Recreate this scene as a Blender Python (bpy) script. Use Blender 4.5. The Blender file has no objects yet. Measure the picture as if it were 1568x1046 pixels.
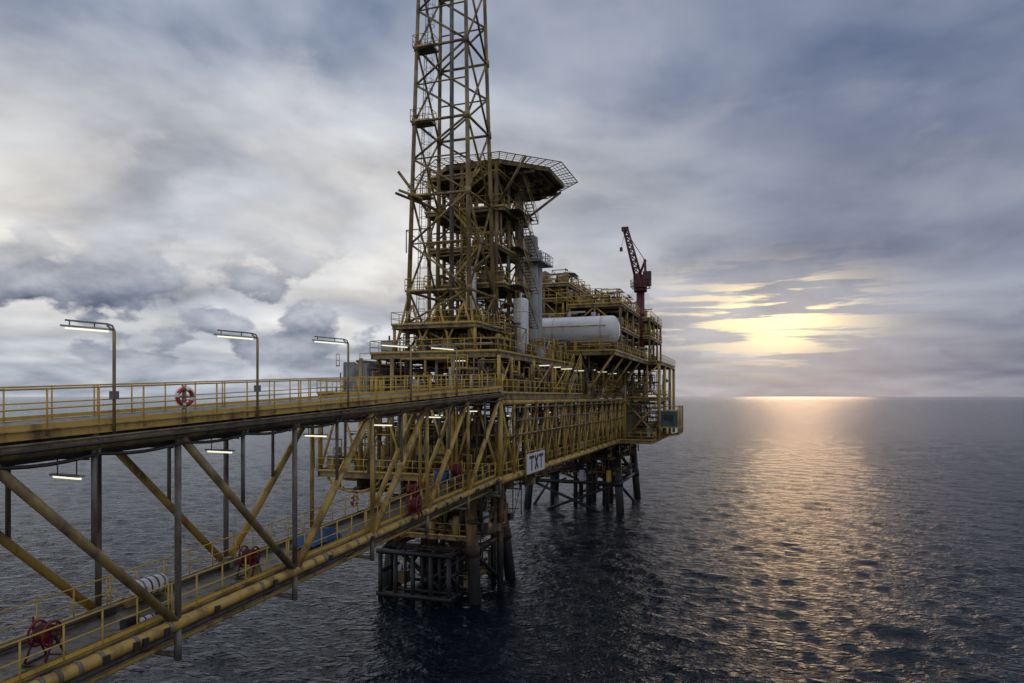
import bpy, math, random
import numpy as np
from mathutils import Vector, Matrix

CAMZ = 18.0
scene = bpy.context.scene
scene.view_settings.view_transform = 'Standard'
scene.view_settings.look = 'None'
scene.view_settings.exposure = 0

UX, UY = 0.3320, 0.9433
FRAME = Matrix(((UX, -UY, 0, -19.8), (UY, UX, 0, 0), (0, 0, 1, CAMZ), (0, 0, 0, 1)))

# ------------------------------------------------------------------ materials
def nd(nt, typ, **kw):
    n = nt.nodes.new(typ)
    for k, v in kw.items():
        setattr(n, k, v)
    return n

def make_mat(name, c1, c2=None, scale=1.2, lo=0.48, hi=0.68, rough=0.55, metal=0.0, bump=0.02, growth=None, emit=None, estr=0):
    m = bpy.data.materials.new(name); m.use_nodes = True
    nt = m.node_tree; bs = nt.nodes['Principled BSDF']
    bs.inputs['Roughness'].default_value = rough
    bs.inputs['Metallic'].default_value = metal
    bs.inputs['Base Color'].default_value = (*c1, 1)
    if emit:
        bs.inputs['Emission Color'].default_value = (*emit, 1)
        bs.inputs['Emission Strength'].default_value = estr
        return m
    if c2 is None:
        c2 = tuple(x*0.55 for x in c1)
    tc = nd(nt, 'ShaderNodeTexCoord')
    mp = nd(nt, 'ShaderNodeMapping'); mp.inputs['Scale'].default_value = (1, 1, 0.4)
    nt.links.new(tc.outputs['Object'], mp.inputs['Vector'])
    nz = nd(nt, 'ShaderNodeTexNoise'); nz.inputs['Scale'].default_value = scale
    nz.inputs['Detail'].default_value = 5; nz.inputs['Roughness'].default_value = 0.68
    nt.links.new(mp.outputs[0], nz.inputs['Vector'])
    mr = nd(nt, 'ShaderNodeMapRange'); mr.inputs['From Min'].default_value = lo; mr.inputs['From Max'].default_value = hi
    nt.links.new(nz.outputs['Fac'], mr.inputs['Value'])
    mx = nd(nt, 'ShaderNodeMix', data_type='RGBA')
    mx.inputs['A'].default_value = (*c1, 1); mx.inputs['B'].default_value = (*c2, 1)
    nt.links.new(mr.outputs[0], mx.inputs['Factor'])
    out = mx.outputs['Result']
    if growth:
        sx = nd(nt, 'ShaderNodeSeparateXYZ'); nt.links.new(tc.outputs['Object'], sx.inputs[0])
        ad = nd(nt, 'ShaderNodeMath', operation='MULTIPLY_ADD'); ad.inputs[1].default_value = 4.0
        nt.links.new(nz.outputs['Fac'], ad.inputs[0]); nt.links.new(sx.outputs['Z'], ad.inputs[2])
        g = nd(nt, 'ShaderNodeMapRange'); g.inputs['From Min'].default_value = growth[0]+2; g.inputs['From Max'].default_value = growth[1]+2
        nt.links.new(ad.outputs[0], g.inputs['Value'])
        m2 = nd(nt, 'ShaderNodeMix', data_type='RGBA')
        m2.inputs['A'].default_value = (0.012, 0.012, 0.012, 1)
        nt.links.new(g.outputs[0], m2.inputs['Factor']); nt.links.new(out, m2.inputs['B'])
        out = m2.outputs['Result']
    nt.links.new(out, bs.inputs['Base Color'])
    rr = nd(nt, 'ShaderNodeMapRange'); rr.inputs['To Min'].default_value = rough-.12; rr.inputs['To Max'].default_value = min(1, rough+.25)
    nt.links.new(mr.outputs[0], rr.inputs['Value']); nt.links.new(rr.outputs[0], bs.inputs['Roughness'])
    return m

YEL = make_mat('yellow_paint', (0.56, 0.365, 0.085), (0.20, 0.115, 0.045), lo=0.47, hi=0.64)
YGR = make_mat('grimy_yellow_paint', (0.36, 0.25, 0.085), (0.135, 0.095, 0.06), lo=0.42, hi=0.60)
RAIL = make_mat('railing_yellow', (0.70, 0.45, 0.07), (0.34, 0.21, 0.05), lo=0.53, hi=0.70)
GRY = make_mat('grey_steel', (0.23, 0.205, 0.165), (0.13, 0.09, 0.055), lo=0.46, hi=0.62)
LGR = make_mat('light_grey_steel', (0.46, 0.47, 0.48), (0.26, 0.22, 0.19), lo=0.52, hi=0.70)
DRK = make_mat('dark_steel', (0.04, 0.038, 0.036), (0.07, 0.042, 0.028))
GRT = make_mat('deck_grating', (0.11, 0.095, 0.068), (0.055, 0.043, 0.034), scale=2.5)
LEG = make_mat('jacket_steel', (0.22, 0.125, 0.038), (0.085, 0.04, 0.02), growth=(-14.8, -11.8), lo=0.4, hi=0.58)
BLK = make_mat('black_marine_steel', (0.014, 0.014, 0.015), (0.024, 0.02, 0.017))
WHT = make_mat('white_paint', (0.80, 0.80, 0.78), (0.45, 0.40, 0.34), lo=0.56, hi=0.78, rough=0.4)
RED = make_mat('red_paint', (0.26, 0.015, 0.02), (0.11, 0.012, 0.014))
MAR = make_mat('maroon_paint', (0.12, 0.022, 0.022), (0.05, 0.015, 0.014))
BLU = make_mat('blue_tarp', (0.025, 0.11, 0.26), (0.015, 0.05, 0.13))
CON = make_mat('container_paint', (0.36, 0.40, 0.43), (0.20, 0.18, 0.16))
TEAL = make_mat('teal_cladding', (0.06, 0.13, 0.17), (0.03, 0.06, 0.08))
ORG = make_mat('life_ring_orange', (0.50, 0.045, 0.03), (0.32, 0.04, 0.02))
BRN = make_mat('helideck_underside', (0.28, 0.18, 0.09), (0.15, 0.10, 0.055))
LAMP = make_mat('fluorescent_tube', (0.9, 0.95, 0.8), emit=(1.0, 0.97, 0.70), estr=1.0)
TXT = make_mat('black_lettering', (0.02, 0.02, 0.025), (0.03, 0.03, 0.03))

# ------------------------------------------------------------------ mesh builder
class MB:
    def __init__(self):
        self.v = []; self.f = []; self.m = []; self.sm = []; self.mats = []
    def mi(self, mat):
        if mat not in self.mats: self.mats.append(mat)
        return self.mats.index(mat)
    def face(self, idx, mi, s=False):
        self.f.append(idx); self.m.append(mi); self.sm.append(s)
    def tube(self, a, b, r, mat, seg=8, r2=None, caps=True):
        a = Vector(a); b = Vector(b); d = b-a
        if d.length < 1e-5: return
        d.normalize()
        up = Vector((0, 0, 1)) if abs(d.z) < 0.95 else Vector((1, 0, 0))
        x = d.cross(up).normalized(); y = d.cross(x)
        r2 = r if r2 is None else r2
        mi = self.mi(mat); o = len(self.v)
        for p, rr in ((a, r), (b, r2)):
            for i in range(seg):
                t = 2*math.pi*(i+0.5)/seg
                self.v.append(tuple(p + x*(rr*math.cos(t)) + y*(rr*math.sin(t))))
        for i in range(seg):
            j = (i+1) % seg
            self.face((o+i, o+j, o+seg+j, o+seg+i), mi, seg > 4)
        if caps:
            self.face(tuple(o+i for i in reversed(range(seg))), mi)
            self.face(tuple(o+seg+i for i in range(seg)), mi)
    def path(self, pts, r, mat, seg=8):
        for a, b in zip(pts[:-1], pts[1:]):
            self.tube(a, b, r, mat, seg)
        for p in pts[1:-1]:
            self.ball(p, r*1.02, mat)
    def ball(self, c, r, mat, n=6):
        self.rev(c, (0, 0, 1), [(r*math.sin(math.pi*i/n)+1e-4, -r*math.cos(math.pi*i/n)) for i in range(n+1)], mat, 8)
    def rev(self, c, axis, prof, mat, seg=24):
        c = Vector(c); d = Vector(axis).normalized()
        up = Vector((0, 0, 1)) if abs(d.z) < 0.95 else Vector((1, 0, 0))
        x = d.cross(up).normalized(); y = d.cross(x)
        mi = self.mi(mat); o = len(self.v)
        for r, h in prof:
            for i in range(seg):
                t = 2*math.pi*i/seg
                self.v.append(tuple(c + d*h + x*(r*math.cos(t)) + y*(r*math.sin(t))))
        for k in range(len(prof)-1):
            for i in range(seg):
                j = (i+1) % seg
                self.face((o+k*seg+i, o+k*seg+j, o+(k+1)*seg+j, o+(k+1)*seg+i), mi, True)
    def vessel(self, a, b, r, mat, seg=28, head=0.5, bands=0, bmat=None):
        a = Vector(a); b = Vector(b); L = (b-a).length; h = r*head
        prof = []
        for i in range(7):
            t = math.pi/2*i/6; prof.append((r*math.sin(t)+1e-3, h-h*math.cos(t)))
        for i in range(7):
            t = math.pi/2*(1-i/6); prof.append((r*math.sin(t)+1e-3, L-h+h*math.cos(t)))
        self.rev(a, b-a, prof, mat, seg)
        for i in range(bands):
            q = h + (L-2*h)*(i+0.5)/bands
            d = (b-a).normalized()
            self.tube(a+d*(q-0.04), a+d*(q+0.04), r+0.025, bmat or mat, seg)
    def torus(self, c, axis, R, r, mats, seg=28, s2=8):
        c = Vector(c); d = Vector(axis).normalized()
        up = Vector((0, 0, 1)) if abs(d.z) < 0.95 else Vector((1, 0, 0))
        x = d.cross(up).normalized(); y = d.cross(x); o = len(self.v)
        for i in range(seg):
            t = 2*math.pi*i/seg; rd = x*math.cos(t)+y*math.sin(t)
            for j in range(s2):
                p = 2*math.pi*j/s2
                self.v.append(tuple(c + rd*(R+r*math.cos(p)) + d*(r*math.sin(p))))
        for i in range(seg):
            mt = mats[1] if (len(mats) > 1 and (i % (seg//4)) < 2) else mats[0]
            mi = self.mi(mt)
            for j in range(s2):
                i2 = (i+1) % seg; j2 = (j+1) % s2
                self.face((o+i*s2+j, o+i2*s2+j, o+i2*s2+j2, o+i*s2+j2), mi, True)
    def obox(self, c, ax, ay, az, mat):
        c = Vector(c); ax = Vector(ax); ay = Vector(ay); az = Vector(az)
        mi = self.mi(mat); o = len(self.v)
        for sx, sy, sz in ((-1,-1,-1),(1,-1,-1),(1,1,-1),(-1,1,-1),(-1,-1,1),(1,-1,1),(1,1,1),(-1,1,1)):
            self.v.append(tuple(c+ax*sx+ay*sy+az*sz))
        for q in ((0,3,2,1),(4,5,6,7),(0,1,5,4),(1,2,6,5),(2,3,7,6),(3,0,4,7)):
            self.face(tuple(o+i for i in q), mi)
    def box(self, x0, x1, y0, y1, z0, z1, mat):
        self.obox(((x0+x1)/2, (y0+y1)/2, (z0+z1)/2), ((x1-x0)/2, 0, 0), (0, (y1-y0)/2, 0), (0, 0, (z1-z0)/2), mat)
    def beam(self, a, b, w, h, mat):
        a = Vector(a); b = Vector(b); d = b-a
        if d.length < 1e-5: return
        dn = d.normalized()
        up = Vector((0, 0, 1)) if abs(dn.z) < 0.95 else Vector((1, 0, 0))
        x = dn.cross(up).normalized(); y = x.cross(dn)
        self.obox((a+b)/2, d/2, x*(w/2), y*(h/2), mat)
    def hbeam(self, a, b, w, h, mat):
        z = Vector((0, 0, h/2-0.015)); a = Vector(a); b = Vector(b)
        self.beam(a+z, b+z, w, 0.03, mat); self.beam(a-z, b-z, w, 0.03, mat)
        self.beam(a, b, 0.025, h-0.062, mat)
    def build(self, name, loc=(0, 0, 0), parent=None, rot=None):
        me = bpy.data.meshes.new(name)
        me.from_pydata(self.v, [], self.f)
        for m in self.mats: me.materials.append(m)
        me.polygons.foreach_set('material_index', self.m)
        me.polygons.foreach_set('use_smooth', self.sm)
        me.update()
        ob = bpy.data.objects.new(name, me)
        scene.collection.objects.link(ob)
        L = Matrix.Translation(loc)
        if rot is not None: L = L @ rot
        if parent: 
            ob.parent = parent; ob.matrix_local = L
        else:
            ob.matrix_world = FRAME @ L
        return ob

def empty(name):
    e = bpy.data.objects.new(name, None); scene.collection.objects.link(e)
    e.matrix_world = FRAME
    return e

def rail(b, p0, p1, h=1.1, sp=1.5, r=0.03, mat=None, toe=True, mids=1, posts=True):
    mat = mat or RAIL
    p0 = Vector(p0); p1 = Vector(p1); L = (p1-p0).length
    if L < 0.3: return
    n = max(1, round(L/sp)); up = Vector((0, 0, h))
    b.tube(p0+up, p1+up, r, mat, 6)
    for k in range(mids):
        q = Vector((0, 0, h*(k+1)/(mids+1))); b.tube(p0+q, p1+q, r*0.8, mat, 6)
    if toe:
        z = Vector((0, 0, 0.075)); b.beam(p0+z, p1+z, 0.012, 0.13, mat)
    if posts:
        for i in range(n+1):
            q = p0+(p1-p0)*(i/n); b.tube(q, q+up, r, mat, 6)

def rail_loop(b, x0, x1, y0, y1, z, **k):
    rail(b, (x0, y0, z), (x1, y0, z), **k); rail(b, (x1, y0, z), (x1, y1, z), **k)
    rail(b, (x1, y1, z), (x0, y1, z), **k); rail(b, (x0, y1, z), (x0, y0, z), **k)

def stairs(b, p0, p1, w, side, mat=None):
    mat = mat or YEL
    p0 = Vector(p0); p1 = Vector(p1); sd = Vector(side).normalized()*w
    b.beam(p0, p1, 0.05, 0.22, mat); b.beam(p0+sd, p1+sd, 0.05, 0.22, mat)
    n = max(3, int(abs(p1.z-p0.z)/0.24))
    for i in range(n+1):
        q = p0+(p1-p0)*(i/n); b.beam(q, q+sd, 0.24, 0.03, GRT)
    for o in (Vector((0,0,0)), sd):
        b.tube(p0+o+Vector((0,0,1)), p1+o+Vector((0,0,1)), 0.028, RAIL, 6)
        b.tube(p0+o+Vector((0,0,.5)), p1+o+Vector((0,0,.5)), 0.022, RAIL, 6)
        for i in range(4):
            q = p0+(p1-p0)*(i/3)+o; b.tube(q, q+Vector((0,0,1)), 0.028, RAIL, 6)

def deck(b, x0, x1, y0, y1, z, mat=None, bm=None, step=2.2, depth=0.45):
    mat = mat or GRT; bm = bm or YGR
    b.box(x0, x1, y0, y1, z-0.05, z, mat)
    zz = z-0.055-depth/2
    for y in (y0+0.1, y1-0.1): b.hbeam((x0, y, zz), (x1, y, zz), 0.22, depth, bm)
    for x in (x0+0.1, x1-0.1): b.hbeam((x, y0+0.22, zz), (x, y1-0.22, zz), 0.22, depth, bm)
    n = max(1, int((x1-x0)/step))
    for i in range(1, n):
        x = x0+(x1-x0)*i/n; b.beam((x, y0+0.22, zz+0.05), (x, y1-0.22, zz+0.05), 0.12, depth-0.12, bm)

def fluor(b, c, d, L=1.3):
    c = Vector(c); d = Vector(d).normalized()
    b.beam(c-d*(L/2+0.06), c+d*(L/2+0.06), 0.2, 0.06, LGR)
    q = c-Vector((0, 0, 0.07)); b.tube(q-d*L/2, q+d*L/2, 0.035, LAMP, 6)

def clutter(b, x0, x1, y0, y1, z0, z1, n, seed, tone=0):
    R = random.Random(seed)
    mats = [YEL]*6+[YGR]*6+[GRY]*3+[DRK]*3+[LGR]*2
    if tone: mats = [YGR]*4+[GRY]*3+[DRK]*4+[LEG]*5
    U = R.uniform
    for i in range(n):
        k = R.random(); m = R.choice(mats)
        x, y = U(x0, x1), U(y0, y1); z = U(z0, z1)
        if k < 0.5:      # pipe run with elbows
            r = R.choice([0.035, 0.05, 0.06, 0.08, 0.11, 0.15]); pts = [Vector((x, y, z))]
            ax = R.randrange(3)
            for j in range(R.randint(2, 4)):
                p = pts[-1].copy(); L = U(0.7, 5)*R.choice([-1, 1])
                lo, hi = ((x0, x1), (y0, y1), (z0, z1))[ax]
                p[ax] = min(max(p[ax]+L, lo), hi)
                if (p-pts[-1]).length > 0.2: pts.append(p)
                ax = (ax+R.choice([1, 2])) % 3
            b.path(pts, r, m, 6 if r < 0.07 else 8)
            if R.random() < 0.4:
                b.tube(pts[0]-Vector((0.1, 0, 0)), pts[0]+Vector((0.1, 0, 0)), r*2.1, m, 10)
        elif k < 0.62:   # equipment box with frame
            w, d, h = U(.4, 1.3), U(.4, 1.3), U(.4, 1.4)
            zf = z0+U(0, .2)
            b.box(x-w/2, x+w/2, y-d/2, y+d/2, zf, zf+h, R.choice([YGR, GRY, DRK, LGR, YEL]))
            b.box(x-w/2-.05, x+w/2+.05, y-d/2-.05, y+d/2+.05, zf+h+.002, zf+h+.06, m)
            b.tube((x, y, zf+h), (x, y, zf+h+U(.3, .9)), 0.08, m)
        elif k < 0.70:   # vertical drum
            r = U(.2, .5); h = U(.8, 2.2); h = min(h, z1-z0)
            b.vessel((x, y, z0), (x, y, z0+h), r, R.choice([YEL, LGR, GRY, YGR]), 16)
        elif k < 0.9:    # frame posts and bracing
            h = min(z1-z0, U(1.5, 4)); L = U(1, 3)
            a = R.choice([(L, 0), (0, L)])
            xx, yy = x+a[0], y+a[1]
            b.tube((x, y, z0), (x, y, z0+h), .06, m, 6); b.tube((xx, yy, z0), (xx, yy, z0+h), .06, m, 6)
            b.tube((x, y, z0+h), (xx, yy, z0+h), .06, m, 6)
            b.tube((x, y, z0), (xx, yy, z0+h), .045, m, 6)
        else:
            L = U(1.5, 4)
            if R.random() < .5: rail(b, (x, y, z), (min(x+L, x1), y, z))
            else: rail(b, (x, y, z), (x, min(y+L, y1), z))

# ------------------------------------------------------------------ footbridge
zu = lambda s: -1.52+0.0425*(s-19.1)
zl = lambda s: zu(s)-6.56
S = [24.95+6.37*k for k in range(-3, 6)]
S0, S1 = S[0], S[-1]
W = 3.7
bridge = empty('footbridge')
b = MB()
for t in (0, W):
    b.tube((S0, t, zu(S0)), (S1, t, zu(S1)), .2, YGR, 14)
    b.tube((S0, t, zl(S0)), (S1, t, zl(S1)), .2, YEL, 14)
    for k, s in enumerate(S):
        m = GRY if k <= 4 else YEL
        b.tube((s, t, zu(s)-.1), (s, t, zl(s)+.1), .11, m, 12)
        b.tube((s, t, zl(s)-.15), (s, t, zl(s)-1.25), .12, GRY, 10)
        for ss in (zl(s), zu(s)):
            b.tube((s-.35, t, ss-.35*.0425), (s+.35, t, ss+.35*.0425), .215, YEL if ss < -4 else YGR, 14)
        if k < len(S)-1:
            e = S[k+1]; mid = (s+e)/2
            if k <= 3:
                b.tube((s, t, zu(s)), (e, t, zl(e)), .15, YEL if t else YGR, 12)
            else:
                b.tube((s, t, zl(s)), (e, t, zu(e)), .165, YEL, 12)
            zm = (zu(mid)+zl(mid))/2
            b.tube((mid, t, zu(mid)), (mid, t, zm), .08, GRY, 8)
b.build('truss_sides', parent=bridge)

b = MB()
for t in (-.22, W+.22):
    b.hbeam((S0, t, zu(S0)+.45), (S1, t, zu(S1)+.45), .14, .26, YEL)
n = int((S1-S0)/1.06)
for i in range(n+1):
    s = S0+(S1-S0)*i/n; z = zu(s)
    b.hbeam((s, -.14, z+.43), (s, W+.14, z+.43), .12, .2, YGR)
    if i % 3 == 0:
        for t in (0, W): b.beam((s, t, z+.15), (s, t, z+.34), .2, .2, YGR)
    if i % 6 == 0:
        b.hbeam((s, 0, z-.05), (s, W, z-.05), .18, .25, YGR)
def slab(b, s0, s1, t0, t1, zf, dz, th, mat):
    b.beam((s0, (t0+t1)/2, zf(s0)+dz), (s1, (t0+t1)/2, zf(s1)+dz), t1-t0, th, mat)
slab(b, S0, S1, -.14, W+.14, zu, .565, .045, GRT)
for t, dz, r, m in ((.45, -.28, .13, DRK), (.85, -.22, .09, DRK), (1.3, .1, .06, GRY), (2.7, -.25, .1, GRY), (3.1, -.3, .13, DRK), (-.35, .02, .05, DRK), (-.33, .2, .035, GRY)):
    b.tube((S0, t, zu(S0)+dz), (S1, t, zu(S1)+dz), r, m, 10)
s = S0
while s < S1:     # hose slung below the chord, sagging between hangers
    L = 3.2
    pts = [Vector((s+L*k/6, -.12, zu(s+L*k/6)-.32-.12*math.sin(math.pi*k/6))) for k in range(7)]
    for a_, c_ in zip(pts[:-1], pts[1:]): b.tube(a_, c_, .055, DRK, 6)
    b.beam((s, -.12, zu(s)-.36), (s, -.12, zu(s)-.1), .05, .08, YGR)
    b.tube((s-.07, 0, zu(s)), (s+.07, 0, zu(s)), .225, GRY, 14)
    s += L
for i in range(len(S)*2-1):
    s = S0+i*6.37/2
    b.hbeam((s, .2, zu(s)-.45), (s, W-.2, zu(s)-.45), .1, .14, YGR)
for k in range(len(S)-1):
    b.tube((S[k], .1, zu(S[k])-.05), (S[k+1], W-.1, zu(S[k+1])-.05), .06, GRY, 6)
b.build('upper_deck', parent=bridge)

b = MB()
def rail2(b, s0, s1, t, zf, dz, sp, pair):
    v0 = Vector((s0, t, zf(s0)+dz)); v1 = Vector((s1, t, zf(s1)+dz))
    rail(b, v0, v1, h=1.1, sp=sp, r=.028, toe=True, mids=1, posts=False)
    n = int((s1-s0)/sp)
    for i in range(n+1):
        s = s0+(s1-s0)*i/n
        for o in ((0, .14) if i % pair == 0 else (0,)):
            b.tube((s+o, t, zf(s)+dz-.2), (s+o, t, zf(s)+dz+1.1), .03, RAIL, 6)
            b.box(s+o-.05, s+o+.05, t-.06, t+.06, zf(s)+dz-.2, zf(s)+dz-.05, YGR)
rail2(b, S0, S1, -.2, zu, .59, 1.59, 4)
rail2(b, S0, S1, W+.2, zu, .59, 1.59, 4)
rail2(b, S0, S1, .42, zl, .2, 1.27, 5)
rail2(b, S0, S1, W-.42, zl, .2, 1.27, 5)
b.build('railings', parent=bridge)

b = MB()
slab(b, S0, S1, .36, W-.36, zl, .18, .04, GRT)
for t in (.3, W-.3): b.hbeam((S0, t, zl(S0)+.1), (S1, t, zl(S1)+.1), .1, .24, YGR)
for i in range(int((S1-S0)/1.59)+1):
    s = S0+i*1.59
    b.hbeam((s, .1, zl(s)-.05), (s, W-.1, zl(s)-.05), .12, .2, YGR)
for k in range(len(S)-1):
    b.tube((S[k], .1, zl(S[k])-.15), (S[k+1], W-.1, zl(S[k+1])-.15), .07, YEL, 8)
    b.tube((S[k], W-.1, zl(S[k])-.25), (S[k+1], .1, zl(S[k+1])-.25), .07, YEL, 8)
for k, s in enumerate(S):
    b.tube((s, 0, zl(s)-1.1), (s, W, zl(s)-1.1), .09, GRY, 8)
for t, dz, r, m in ((.7, -.9, .09, YEL), (1.15, -.88, .11, GRY), (2.0, -.9, .09, YGR), (3.0, -.85, .13, YEL)):
    b.tube((S0, t, zl(S0)+dz), (S1, t, zl(S1)+dz), r, m, 10)
b.tube((S0, W-.75, zl(S0)+.36), (S1, W-.75, zl(S1)+.36), .09, GRY, 10)
b.tube((S0, W-1.0, zl(S0)+.32), (S1, W-1.0, zl(S1)+.32), .05, DRK, 8)
b.tube((S0, .62, zl(S0)+.28), (S1, .62, zl(S1)+.28), .045, YGR, 8)
R = random.Random(5)
for i in range(60):
    s = R.uniform(S0, S1); 
    b.box(s-.1, s+.1, -.3, -.22, zl(s)-.12, zl(s)+.12, DRK) if R.random() < .4 else b.tube((s-.06, 0, zl(s)), (s+.06, 0, zl(s)), .235, GRY, 12)
for i in range(26):
    s = R.uniform(S0, S1); t = R.choice([.75, 2.6]); w_, h_ = R.uniform(.12, .3), R.uniform(.15, .5)
    b.box(s-w_, s+w_, t-.12, t+.12, zl(s)+.22, zl(s)+.22+h_, R.choice([GRY, YGR, DRK, LGR]))
b.build('lower_walkway', parent=bridge)
for s, t in ((21.6, .9), (28.1, 1.1), (34.5, 1.2), (40.8, 1.2), (47.2, 1.2), (53.5, 1.2)):
    m = MB(); fluor(m, (0, 0, 0), (.1, 1, 0), 1.3)
    m.tube((0, -.4, .03), (0, -.4, .5), .02, GRY, 6); m.tube((0, .4, .03), (0, .4, .5), .02, GRY, 6)
    m.build('ceiling_lamp', (s, t, zu(s)-.98))

for i, s in enumerate((15.8, 22.2, 28.6, 35.0, 41.4, 47.8)):
    m = MB()
    m.tube((0, 0, -.2), (0, 0, 3.0), .05, YGR, 10)
    m.path([(0, 0, 3.0), (0, .06, 3.14), (0, .22, 3.2), (0, 1.75, 3.36)], .03, GRY, 8)
    m.tube((0, 0, 2.96), (0, .25, 3.16), .03, GRY, 8)
    m.beam((0, .1, 3.03), (0, 1.85, 3.19), .2, .06, LGR)
    m.tube((0, .2, 2.972), (0, 1.75, 3.112), .03, LAMP, 6)
    m.tube((0, .7, 3.06), (0, .7, 3.25), .02, GRY, 6); m.tube((0, 1.6, 3.12), (0, 1.6, 3.35), .02, GRY, 6)
    m.box(-.1, .1, -.09, .09, .9, 1.15, GRY)
    m.build('deck_lamp', (s, -.3, zu(s)+.4), rot=Matrix.Rotation(math.radians(8), 4, 'Z'))

def life_ring(loc):
    m = MB()
    m.torus((0, 0, 0), (0, 1, 0), .27, .07, (ORG, WHT)); m.torus((0, 0, 0), (0, 1, 0), .37, .012, (WHT,))
    m.box(-.03, .03, .06, .1, -.4, .4, GRY); m.box(-.3, .3, .06, .1, -.03, .03, GRY)
    m.build('life_ring', loc, rot=Matrix.Rotation(math.radians(-12), 4, 'Z'))
life_ring((24.9, -.36, zu(24.9)+1.25)); life_ring((41.4, W-.3, zl(41.4)+1.0))

def hose_reel(loc, r=.5, yaw=0):
    m = MB()
    m.tube((0, -.2, 0), (0, .2, 0), r*.62, RED, 24)
    for k in range(5): m.torus((0, -.16+.08*k, 0), (0, 1, 0), r*.66, .04, (MAR,), 24, 6)
    for y in (-.24, .24):
        m.torus((0, y, 0), (0, 1, 0), r, .035, (RED,))
        for k in range(6):
            a = math.pi*k/3
            m.tube((0, y, 0), (r*math.cos(a), y, r*math.sin(a)), .025, RED, 6)
    for y in (-.32, .32):
        m.tube((-.4, y, -.78), (0, y, 0), .035, MAR, 6); m.tube((.4, y, -.78), (0, y, 0), .035, MAR, 6)
        m.tube((-.45, y, -.78), (.45, y, -.78), .035, MAR, 6)
    m.tube((-.45, -.36, -.78), (-.45, .36, -.78), .035, MAR, 6); m.tube((.45, -.36, -.78), (.45, .36, -.78), .035, MAR, 6)
    m.tube((0, -.4, 0), (0, .4, 0), .07, DRK, 8)
    m.tube((0, .4, 0), (.1, .5, .45), .03, RED, 6)
    m.build('hose_reel', loc, rot=Matrix.Rotation(yaw, 4, 'Z'))
for s, t, r, dz in ((21.0, 1.0, .36, 1.0), (29.6, .95, .42, 1.0), (42.3, -.1, .55, .75), (44.0, .9, .5, 1.2), (50.2, .8, .6, 1.6)):
    hose_reel((s, t, zl(s)+dz), r, .2)

m = MB()
m.vessel((-.72, 0, 0), (.72, 0, 0), .33, WHT, 28, .55)
for x in (-.45, -.15, .15, .45): m.tube((x-.03, 0, 0), (x+.03, 0, 0), .345, DRK if abs(x) < .3 else GRY, 28)
for x in (-.4, .4):
    m.beam((x, -.4, -.36), (x, .4, -.36), .07, .07, YEL)
    m.tube((x, -.36, -.36), (x, -.36, .1), .03, YEL, 6); m.tube((x, .36, -.36), (x, .36, .1), .03, YEL, 6)
m.build('liferaft_canister', (26.1, W-1.15, zl(26)+.72))
m = MB(); m.vessel((-.35, 0, 0), (.35, 0, 0), .1, WHT, 16); m.tube((-.1, 0, 0), (-.05, 0, 0), .115, DRK, 16); m.tube((.2, 0, 0), (.25, 0, 0), .115, DRK, 16)
m.build('gas_cylinder', (24.3, .75, zl(24.3)+.3))
m = MB(); o = len(m.v); nx, ny = 18, 9; R = random.Random(2)
for i in range(nx+1):
    for j in range(ny+1):
        x = -1.5+3*i/nx; y = -.6+1.2*j/ny
        e = min(1, (1-abs(x)/1.5)*4)*min(1, (1-abs(y)/.6)*2.6)
        m.v.append((x, y, .65*e*(1-.25*abs(x))*(1-.3*(y/.6)**2)+R.uniform(-.03, .03)))
mi = m.mi(BLU)
for i in range(nx):
    for j in range(ny):
        a = o+i*(ny+1)+j; m.face((a, a+ny+1, a+ny+2, a+1), mi, True)
m.build('blue_tarpaulin', (35.2, 1.6, zl(35.2)+.26))
for ds, dt, mt in ((0, 0, BLU), (.75, .1, WHT), (.35, .7, BLU)):
    m = MB(); m.tube((0, 0, 0), (0, 0, .88), .29, mt, 24)
    for z in (.02, .3, .58, .86): m.tube((0, 0, z-.02), (0, 0, z+.02), .305, mt, 24)
    m.tube((0, 0, .885), (0, 0, .9), .26, DRK if mt is BLU else GRY, 24)
    m.tube((.12, 0, .9), (.12, 0, .93), .04, GRY, 8)
    m.build('storage_drum', (50.3+ds, 1.7+dt, zl(50.5)+.65))
m = MB(); m.box(-.5, 1.4, -.6, 1.3, -.1, -.02, YGR)
for x in (-.4, .45, 1.3): m.box(x-.05, x+.05, -.55, 1.25, -.42, -.102, YGR)
m.build('drum_pallet', (50.3, 1.7, zl(50.5)+.64))

# ------------------------------------------------------------------ platform structure
plat = empty('offshore_platform')
L0, L1, L2A, L2B = -6.45, .25, 3.75, 5.3
b = MB()
deck(b, 56.9, 73, 0, 17, L0); deck(b, 73.01, 107, 0, 4.5, L0); deck(b, 107.01, 132, -5, 17, L0)
deck(b, 56.9, 75, 0, 17, L1); deck(b, 75.01, 132, 0, 12, L1)
deck(b, 59, 84.5, 1, 13, L2A)
deck(b, 84.51, 111, -3.8, 13, L2B); deck(b, 111.01, 132, -5.6, 15, L2B)
deck(b, 111.0, 126, -5.6, -.02, -.2); deck(b, 111.0, 126, -5.6, -5.02, -3.1)
for z, x0, x1, y0, y1 in ((L0, 56.9, 73, 0, 17), (L1, 56.9, 75, 0, 17), (L2A, 59, 84.5, 1, 13), (L2B, 84.6, 111, -3.8, 13), (L2B, 111.1, 132, -5.6, 15), (-.2, 111, 126, -5.6, -.1)):
    rail(b, (x0, y0, z), (x1, y0, z), r=.035)
    rail(b, (x0, y0, z), (x0, y1, z), r=.035)
    rail(b, (x0, y1, z), (x1, y1, z), r=.035)
rail(b, (73, 0, L0), (107, 0, L0), r=.035); rail(b, (75, 0, L1), (111, 0, L1), r=.035)
rail(b, (107, -5, L0), (107, 0, L0), r=.035); rail(b, (107, -5, L0), (126, -5, L0), r=.035)
b.build('decks', parent=plat)

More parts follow.
